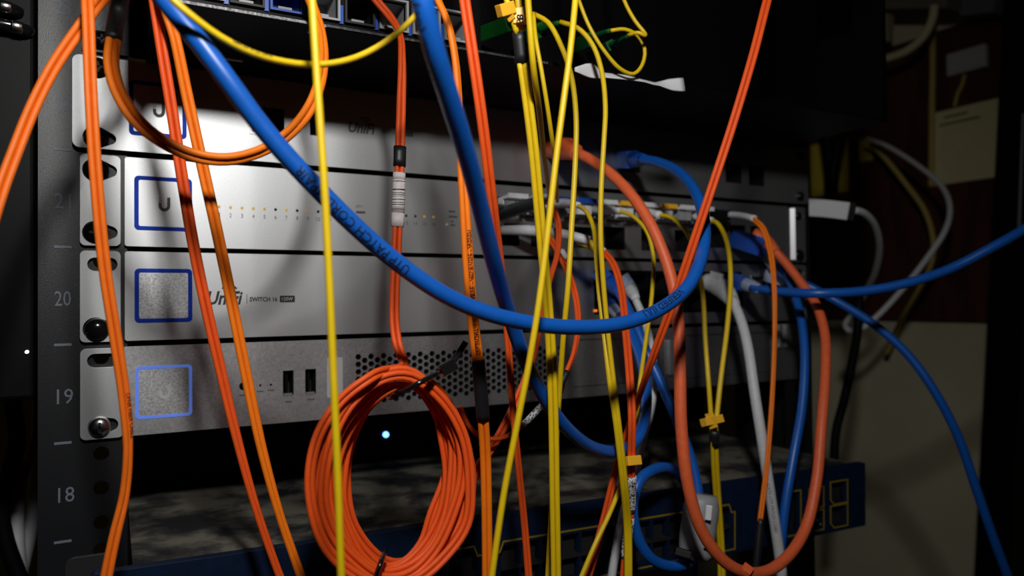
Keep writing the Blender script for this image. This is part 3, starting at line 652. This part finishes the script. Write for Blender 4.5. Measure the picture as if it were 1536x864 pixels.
r, p = cable('fibre_cable', 'thin yellow fibre cord dipping in a small loop into the right green connector', 'cable', [(845, -60, 88), (866, -5, 92), (884, 40, 95), (906, 76, 97), (930, 103, 98), (950, 111, 98), (963, 98, 98), (967, 74, 97), (957, 54, 96), (937, 44, 95), (916, 46, 93)], 1.9, yellow, YL)
sc(r, (856, 72, 40), (914, 46, 92), 3.5)
r, p = cable('fibre_cable', 'thin yellow fibre cord folding back into the lower right green connector', 'cable', [(920, -60, 92), (936, 0, 97), (953, 32, 101), (968, 51, 104), (967, 53, 105), (957, 49, 104), (942, 53, 98)], 1.9, yellow, YL)
sc(r, (886, 84, 48), (942, 54, 98), 2.6)

# yellow pair on the right with clip
r, p = cable('fibre_cable', 'yellow fibre pair meeting in an amber clip and black sleeve on the right', 'cable', [(1071, 644, 80), (1073, 700, 74), (1077, 760, 68), (1081, 820, 65), (1083, 880, 64)], 2.4, yellow, YL, True, 25)
boot(r, 'split_strand', [(988, 322, 27), (1010, 328, 40), (1033, 354, 50), (1046, 395, 57), (1054, 440, 63), (1058, 510, 71), (1063, 575, 77), (1068, 645, 80)], 1.35, yellow)
boot(r, 'split_strand', [(1066, 330, 28), (1078, 337, 40), (1090, 362, 51), (1096, 412, 61), (1092, 480, 70), (1081, 570, 77), (1073, 645, 80)], 1.45, yellow)
boot(r, 'white_boot', [(1040, 325, 10), (1068, 331, 30)], 2.2, whitep)
boot(r, 'white_boot', [(965, 317, 8), (990, 323, 29)], 2.6, whitep)
boot(r, 'clip', [(1055, 634, 81.5), (1081, 628, 81.5)], 2.2, clip_y, rb=2.6, square=True)
boot(r, 'clip', [(1064, 622, 82), (1070, 640, 82)], 2.4, clip_y, rb=2.4, square=True)
boot(r, 'heat_shrink_sleeve', [(1071.5, 646, 80), (1072, 669, 77)], 2.9, tube_blk, rb=2.3)
r, p = cable('fibre_cable', 'thin yellow fibre cord passing behind the salmon cord and down to the bottom', 'cable', [(926, 316, 27), (950, 325, 42), (970, 347, 52), (980, 385, 59), (978, 440, 66), (969, 510, 74), (960, 575, 84), (953, 640, 86), (943, 692, 87), (918, 762, 97), (892, 818, 101), (866, 880, 101)], 2.3, yellow, YL)
boot(r, 'white_boot', [(884, 312, 6), (902, 314, 16), (930, 317, 30)], 3.2, whitep, taper=[1, 1, 0.6])

# orange fibre cords, centre and right
r, p = cable('fibre_cable', 'orange cord printed OPTICAL FIBER CABLE with black sleeve, left of the steep blue cord', 'cable', [(640, -60, 128), (655, -5, 136), (672, 35, 140), (683, 90, 142), (689, 170, 142), (692, 235, 142), (697, 310, 142), (702, 390, 141), (707, 455, 139), (713, 510, 136), (719, 560, 132), (724, 620, 128), (728, 680, 124), (730, 760, 122), (731, 864, 121), (731, 930, 121)], 2.3, orange_y, OF, True, [80, 80, 80, 78, 72, 60, 40, 25, 20, 15, 5, 0, 5, 20, 25, 25])
cord_text('cord_print', p, 'OPTICAL FIBER CABLE - 62.5/125 - FDDI', 2.75, p.near(714, 533), -1, 1.8, printk, r, off=0.2)
sleeve(r, 'heat_shrink_sleeve', p, (716, 541), (725, 627), 2.7, tube_blk, rb=1.9)
r, p = cable('fibre_cable', 'orange-red twin fibre cord falling beside and behind the steep blue cord', 'cable', [(689, -60, 148), (697, 0, 152), (712, 100, 153), (726, 200, 150), (738, 300, 143), (749, 390, 132), (758, 460, 124), (764, 540, 119), (770, 620, 115), (779, 710, 112), (787, 790, 111), (793, 864, 110), (797, 930, 110)], 2.05, orange_r, OF, True, [0, 0, 0, 0, 10, 25, 50, 65, 65, 60, 55, 50, 50])
r, p = cable('fibre_cable', 'orange-red twin fibre cord slanting from the top right down behind the blue U', 'cable', [(1168, -60, 146), (1151, 0, 150), (1130, 82, 150), (1101, 180, 147), (1070, 275, 143), (1040, 365, 137), (1013, 445, 129), (985, 520, 118), (961, 588, 106), (943, 640, 97), (925, 700, 91), (906, 780, 88), (882, 864, 88), (865, 920, 88)], 2.1, orange_r, OF, True, [0, 0, 5, 0, 5, 0, 10, 30, 60, 70, 50, 20, 10, 10])
r, p = cable('fibre_cable', 'orange twin fibre cord held by an amber clip above a white tag', 'cable', [(902, 374, 46), (920, 396, 59), (931, 430, 69), (939, 500, 90), (945, 570, 108), (948, 625, 114), (947, 692, 110), (946, 760, 103), (940, 820, 100), (936, 864, 99), (934, 930, 99)], 2.0, orange_r, OF, True, [20, 10, 0, -10, 0, 15, 20, 20, 10, 0, 0])
boot(r, 'white_boot', [(752, 345, 6), (800, 346, 22), (848, 352, 34), (884, 361, 44)], 2.9, white, taper=[0.9, 1.1, 1.0, 0.9])
boot(r, 'yellow_sleeve', [(868, 360, 37), (885, 367, 42), (898, 375, 45)], 2.6, yellow, taper=[1, 1.1, 1])
boot(r, 'white_ferrule', [(893, 368, 43), (906, 378, 48)], 2.2, whitep)
boot(r, 'clip', [(938, 692, 112), (958, 690, 112)], 2.2, clip_y, rb=2.4, square=True)
sleeve(r, 'printed_tag', p, (946, 716), (943, 770), 2.5, bars2_m, rb=1.6)
sleeve(r, 'printed_tag', p, (943, 778), (938, 840), 2.4, bars2_m, rb=1.6)
r, p = cable('fibre_cable', 'short orange twin fibre cord hooking left and ending in a black sleeve', 'cable', [(820, 352, 36), (836, 374, 48), (852, 408, 60), (864, 448, 70), (867, 490, 79), (860, 532, 87), (848, 562, 91)], 2.0, orange_r, OF, True, [0, 0, 30, 40, 60, 75, 80])
boot(r, 'heat_shrink_sleeve', [(850, 558, 91), (844, 572, 92), (839, 590, 92)], 1.7, tube_blk, rb=2.4)
boot(r, 'white_ferrule', [(843, 376, 53), (851, 388, 58)], 1.5, whitep)
r, p = cable('fibre_cable', 'orange twin fibre cord from white boots dropping beside the white cord', 'cable', [(1128, 327, 42), (1144, 342, 52), (1155, 375, 60), (1161, 425, 69), (1162, 500, 76), (1158, 600, 83), (1150, 700, 87), (1140, 782, 89)], 1.9, orange_y, OF, True, [-50, -10, 15, 50, 65, 60, 55, 50])
boot(r, 'white_boot', [(1090, 322, 14), (1110, 323, 28), (1132, 328, 44)], 2.2, whitep)
boot(r, 'black_plug', [(1060, 320, 2), (1094, 323, 17)], 3.4, black, square=True)
boot(r, 'heat_shrink_sleeve', [(1141, 778, 89), (1136, 830, 90), (1130, 900, 90)], 2.0, tube_blk)

# coiled orange cord: drop, coil, tail up to the fibre switch
outer = [(610, 553), (560, 562), (512, 600), (479, 650), (464, 710), (468, 770), (490, 822), (526, 858), (572, 880), (622, 872), (666, 836), (700, 786), (713, 720), (706, 660), (682, 612), (646, 574)]
inner = [(600, 574), (568, 592), (541, 626), (523, 664), (516, 708), (518, 752), (528, 794), (548, 830), (574, 850), (604, 842), (632, 814), (648, 770), (655, 712), (649, 654), (638, 610), (622, 580)]
pts = [(520, -60, 88), (560, -5, 88), (585, 25, 90), (600, 52, 97), (603, 90, 103), (602, 150, 106), (600, 220, 108), (598, 290, 110), (595, 370, 112), (592, 440, 114), (592, 485, 116), (597, 520, 119), (606, 546, 124)]
tws = [50, 40, 40, 70, 50, 20, 10, 10, 5, 5, 5, 15, 30]
order = [0.0, 0.42, 0.18, 0.62, 0.30, 0.80, 0.52, 0.95, 0.12]
for k, t in enumerate(order):
    for j in range(16):
        nt = order[k+1] if k+1 < len(order) else t
        f = max(0, (j-11)/5) if j > 11 else 0; tt = t+(nt-t)*f
        tt2 = min(1, max(0, tt+0.05*math.sin(1.7*j+k*2.1)))
        x = outer[j][0]*(1-tt2)+inner[j][0]*tt2; y = outer[j][1]*(1-tt2)+inner[j][1]*tt2
        if k == 0 and j == 0: continue
        d = 143-(k+j/16)*2.75
        pts.append((x, y, d)); tws.append(25*math.sin(j*0.39+k)+10)
pts += [(604, 575, 116), (556, 606, 113), (527, 660, 111), (519, 720, 110), (532, 790, 109), (580, 842, 108), (628, 838, 106), (668, 800, 104), (696, 745, 101), (722, 695, 97), (748, 655, 93), (770, 612, 89), (790, 565, 85), (803, 520, 80), (813, 468, 74), (825, 420, 66), (836, 380, 58), (838, 340, 48), (830, 312, 34)]
tws += [20]*9+[10, 0, 0, 20, 40, 60, 70, 60, 50, 40]
r, p = cable('coiled_fibre_cable', 'long orange twin fibre cord wound into a tied coil below the vent', 'cable', pts, 2.05, orange_r, OF, True, tws, sides=8)
sleeve(r, 'heat_shrink_sleeve', p, (599, 221), (598.5, 254), 2.6, tube_blk, rb=1.7)
sleeve(r, 'label', p, (598.5, 256), (598, 274), 2.55, label_m, rb=1.5)
sleeve(r, 'barcode_label', p, (598, 274), (596.5, 324), 2.55, bars_m, rb=1.5)
sleeve(r, 'label', p, (596.5, 324), (595.5, 344), 2.55, label_m, rb=1.5)
def tie(c, d, ax, ay, ang, zr):
    q0 = W(P(c[0], c[1], d)); a = math.radians(ang)
    e1 = CR*math.cos(a)-CU*math.sin(a); e2 = (CAMW-q0).normalized()
    ring = [q0+e1*(ax/1000*math.cos(t))+e2*(zr/1000*math.sin(t)) for t in [2*math.pi*k/20 for k in range(21)]]
    tube('cable_tie', Path(ring, raw=True), 1.0, blackg, r, rb=1.6, sides=8)
    return q0, e1, e2
q0, e1, e2 = tie((622, 578), 131, 9.5, 0, 152, 17)
hd = q0-e1*0.0105+e2*0.010
tube('tie_head', Path([hd, hd-e1*0.003-e2*0.001, hd-e1*0.006-e2*0.002], raw=True), 2.2, blackg, r, rb=1.7, square=True)
tube('tie_tail', Path([hd, hd-e1*0.006-e2*0.004+CU*0.002, hd-e1*0.011-e2*0.010+CU*0.006], raw=True), 1.2, black, r, rb=0.5, square=True)
tie((567, 856), 128, 7.0, 0, 110, 17)
r, p = cable('fibre_cable', 'orange fibre tail sweeping from behind the coil to a small printed tag', 'cable', [(690, 610, 108), (704, 640, 106), (724, 656, 104), (748, 658, 102), (770, 649, 100), (790, 632, 98), (818, 603, 94)], 2.0, orange_r, OF)
sleeve(r, 'printed_tag', p, (782, 640), (817, 604), 1.5, bars2_m)

# white and black cords at the ports
r, p = cable('network_cable', 'white network cord with grey-white boot dropping from the right jacks', 'cable', [(1098, 448, 38), (1112, 482, 50), (1122, 522, 60), (1132, 590, 70), (1143, 660, 76), (1156, 745, 79), (1169, 832, 80), (1176, 900, 80)], 6.2, white)
boot(r, 'boot', [(1058, 422, 4), (1076, 429, 16), (1090, 440, 28), (1102, 458, 41)], 6.2, white, rb=5, taper=[0.9, 1.1, 0.95, 0.6])
boot(r, 'boot_latch', [(1066, 414, 10), (1082, 418, 22)], 3.4, white, rb=1.3, square=True)
cord_text('cord_print', p, 'CAT6 UTP PATCH CORD', 2.6, p.near(1152, 720), 1, 3.1, printg, r)
r, p = cable('network_cable', 'thin white network cord beside the blue cords under the blue U', 'cable', [(950, 442, 26), (967, 482, 36), (977, 525, 42), (981, 570, 44), (976, 615, 50), (965, 655, 58), (956, 700, 62), (945, 735, 63), (934, 775, 64), (925, 820, 64), (917, 870, 64), (912, 930, 64)], 4.6, white)
plug(r, (936, 420, 3), (954, 448, 30), clearp, white, 4.6)
r, p = cable('network_cable', 'stubby black cord end plugged in at the left of the fibre ports', 'cable', [(738, 326, 3), (764, 317, 16), (790, 309, 28), (812, 303, 38)], 7.6, tube_blk)
boot(r, 'metal_plug', [(730, 318, 1), (752, 322, 10)], 6.0, steel, rb=5.0, square=True)

# grey coupler
q = P(1046, 790, 85)
cp = empty('network_coupler', W(q-Vector((0, 0, 18))), 'grey plastic inline coupler hanging at the bottom behind the salmon loop', 'coupler')
pc = Path([(1054, 742, 86), (1051, 770, 86), (1046, 805, 86), (1043, 836, 86)], 18)
tube('body', pc, 9.6, greyp, cp, rb=8.6, sides=20, taper=[0.80, 1.0, 1.0, 1.0, 1.0, 0.97, 0.9])
boot(cp, 'latch_window', [(1064, 758, 96.6), (1062, 780, 96.6)], 1.6, whitep, rb=0.7, square=True)
boot(cp, 'latch_window', [(1061, 808, 96.6), (1060, 822, 96.6)], 1.6, whitep, rb=0.7, square=True)
boot(cp, 'socket', [(1026, 824, 92), (1024, 834, 92)], 4.0, void, rb=3.0, square=True)

# white strip of tape under the fibre tray
pts = [(862, 104, 92), (886, 106, 92), (905, 112, 92), (940, 116, 93), (965, 121, 94), (985, 126, 95), (1005, 127, 96), (1026, 127, 97)]
p = Path(pts, [10, 5, 70, 60, 75, 80, 40, 20]); base = min(p.p, key=lambda q: q.z)
st = tube('tie_strip', p, 3.6, whitep, None, rb=0.35, sides=10, taper=[0.25, 1.0, 0.9, 0.75, 0.6, 0.5, 0.9, 1.05, 1.1])
tag(st, 'twisted white plastic strip sticking out below the green connectors', 'strip')

# ================================================================== BACKGROUND, RIGHT
def wallq(x, y, X): q = PX(x, y, X); return q.y, q.z
zt = PX(1480, 24, 988).z
tag(box('backboard', 984, 999.5, -200, 612, -103, zt, board_m), 'dark red-brown backboard fixed on the beige right wall', 'board')
tag(box('dark_gap_box', 930, 999.5, 300, 612, zt+8, zt+260, black, bevel=3), 'black box added high on the right wall to keep the gap behind the rack gear dark', 'filler')  # added black box, hides the pale wall so the gap stays dark
(y0, z1), (y1, _), (_, z0) = wallq(1511, 144, 983), wallq(1400, 155, 983), wallq(1400, 279, 983)
o = box('paper_notice', 982.6, 983.8, y0, y1, z0, z1, paper, None); tag(o, 'cream paper notice pinned on the dark red board', 'notice')
boxes('faint_print', [(982.3, 982.6, y1-60, y1-8, z1-20, z1-17), (982.3, 982.6, y1-45, y1-14, z1-11, z1-8)], mat('faint_ink', (0.20, 0.17, 0.09), 0.9), o)
(y0, z1), (y1, _), (_, z0) = wallq(1484, 66, 984), wallq(1425, 72, 984), wallq(1425, 117, 984)
jb = empty('wall_socket_box', W((983, (y0+y1)/2, z0)), 'grey surface socket box on the board above the notice', 'socket')
box('housing', 974, 983.8, y0, y1, z0, z1, mat('dull_grey_plastic', (0.5, 0.5, 0.5), 0.6), jb, bevel=2)
box('face_plate', 972.5, 973.8, y0+3, y1-3, z0+3, z1-3, MATS['dull_grey_plastic'], jb, bevel=1)
def wcord(name, label, pts, dia, m, X=None):
    path = Path([W(PX(*q)) for q in pts], raw=True)
    o = tube(name, path, dia/2, m, None, sides=12); tag(o, label, 'cable'); return o
wcord('thin_cable', 'thin tan cord from the grey socket box down to the notice', [(1447, 112, 975), (1444, 125, 978), (1436, 142, 979), (1432, 160, 979)], 5, tan)
wcord('wall_conduit', 'tan vertical conduit on the board left of the notice', [(1399, 40, 976), (1399, 100, 976), (1398, 160, 976), (1397, 280, 976)], 8, tan)
wcord('network_cable', 'white cord looping on the right in front of the dark board', [(1280, 315, 543), (1294, 319, 556), (1310, 335, 580), (1319, 368, 615), (1313, 408, 655), (1299, 437, 690), (1280, 470, 725), (1268, 488, 730), (1275, 496, 735), (1295, 491, 745), (1316, 474, 755), (1350, 438, 775), (1390, 388, 800), (1418, 345, 820), (1425, 312, 840), (1413, 280, 860), (1375, 247, 880), (1330, 219, 900), (1300, 208, 920)], 6.2, whitep)
wcord('thin_cable', 'tan cord curving behind the white loop on the right', [(1306, 215, 940), (1330, 240, 940), (1358, 275, 940), (1388, 318, 940), (1400, 362, 940), (1397, 395, 940), (1380, 432, 945), (1350, 485, 950), (1330, 530, 955)], 7, tan)
wcord('black_cable', 'black power cord hanging right of the rack post', [(1279, 330, 585), (1282, 365, 600), (1288, 430, 620), (1287, 490, 620), (1278, 545, 618), (1266, 600, 612), (1254, 648, 605), (1250, 720, 600)], 8, black)
ad = empty('power_adapter', W(PX(1248, 330, 530)), 'white power adapter sticking out right of the rack post', 'adapter')
tube('housing', Path([W(PX(1210, 311, 524)), W(PX(1240, 313, 532)), W(PX(1274, 317, 541))], raw=True), 7.0, whitep, ad, rb=6.6, square=True)
tube('dark_collar', Path([W(PX(1273, 317, 541)), W(PX(1283, 318, 544))], raw=True), 7.4, black, ad, rb=6.9, square=True)
(y0, z1), (y1, _), (_, z0) = wallq(1272, 206, 983), wallq(1216, 206, 983), wallq(1216, 296, 983)
o = box('yellow_card', 982.6, 983.8, y0, y1, z0, z1, paper_y); tag(o, 'yellow card on the board behind two crossing black cords', 'card')
(y0, z1), (y1, _), (_, z0) = wallq(1309, 206, 983), wallq(1288, 206, 983), wallq(1288, 244, 983)
o = box('yellow_card', 982.6, 983.8, y0, y1, z0, z1, paper_y); tag(o, 'small dim yellow card right of the larger yellow card', 'card')
wcord('black_cable', 'black cord crossing the yellow card on the left', [(1236, 180, 900), (1241, 215, 900), (1246, 260, 900), (1244, 300, 900)], 16, black)
wcord('black_cable', 'black cord crossing the yellow card on the right', [(1266, 180, 890), (1256, 225, 890), (1250, 260, 890), (1249, 300, 890)], 14, black)
# leaning black post at far right
ps = empty('black_post', W(PX(1480, 900, 860)), 'black leaning post at the far right edge', 'post')
def slab(name, quad, X, th, m, parent):
    a = [PX(x, y, X) for x, y in quad]; b = [q+Vector((th, 0, 0)) for q in a]
    return mk(name, [W(q) for q in a+b], [(3, 2, 1, 0), (4, 5, 6, 7), (0, 1, 5, 4), (1, 2, 6, 5), (2, 3, 7, 6), (3, 0, 4, 7)], m, parent)
slab('post_body', [(1508, -40), (1560, -40), (1510, 930), (1458, 930)], 900, 40, black, ps)
slab('post_edge_strip', [(1533, 170), (1536, 170), (1530, 350), (1526, 350)], 898, 2, greyp, ps)
# overhead tray and cream cord
tr = empty('overhead_tray', W(PX(1340, 12, 900)), 'grey overhead cable tray at the top right corner', 'cable tray')
slab('tray_base', [(1290, -30), (1425, -40), (1420, 12), (1290, 14)], 900, 60, mat('tray_grey', (0.16, 0.15, 0.11), 0.6), tr)
slab('tray_lip', [(1425, -40), (1500, -40), (1490, 18), (1440, 24)], 930, 30, mat('tray_lip_blue', (0.15, 0.16, 0.19), 0.4), tr)
slab('tray_bracket', [(1323, 10), (1333, 10), (1331, 62), (1324, 62)], 925, 12, mat('bracket_tan', (0.35, 0.31, 0.17), 0.6), tr)
wcord('thin_cable', 'cream cord drooping from the overhead tray', [(1402, 8, 890), (1398, 30, 890), (1385, 55, 890), (1362, 75, 890), (1335, 86, 890), (1315, 90, 890)], 10, cream)

# ================================================================== BACKGROUND, LEFT
def bcord(name, label, pts, dia, m):
    o = tube(name, Path(pts), dia/2, m, None, sides=12); tag(o, label, 'cable'); return o
bcord('network_cable', 'white cord hanging behind the rail, lower left, nearer the rail', [(60, 600, -160), (57, 680, -160), (54, 740, -160), (45, 800, -160), (33, 850, -160), (20, 900, -160)], 8, white)
bcord('network_cable', 'white cord bending down at the lower left corner', [(38, 690, -150), (27, 715, -150), (24, 760, -150), (24, 800, -150), (28, 850, -150), (36, 910, -150)], 9, white)
bcord('fibre_cable', 'dark red cord crossing the white cords at the lower left', [(56, 590, -140), (54, 650, -140), (42, 700, -140), (22, 735, -140), (8, 770, -140), (0, 800, -140), (-10, 850, -140)], 4, redp)
bcord('black_cable', 'thick black cord curving at the bottom left corner', [(18, 600, -120), (25, 660, -120), (12, 720, -120), (2, 770, -120), (8, 810, -120), (30, 870, -120), (50, 920, -120)], 9, black)
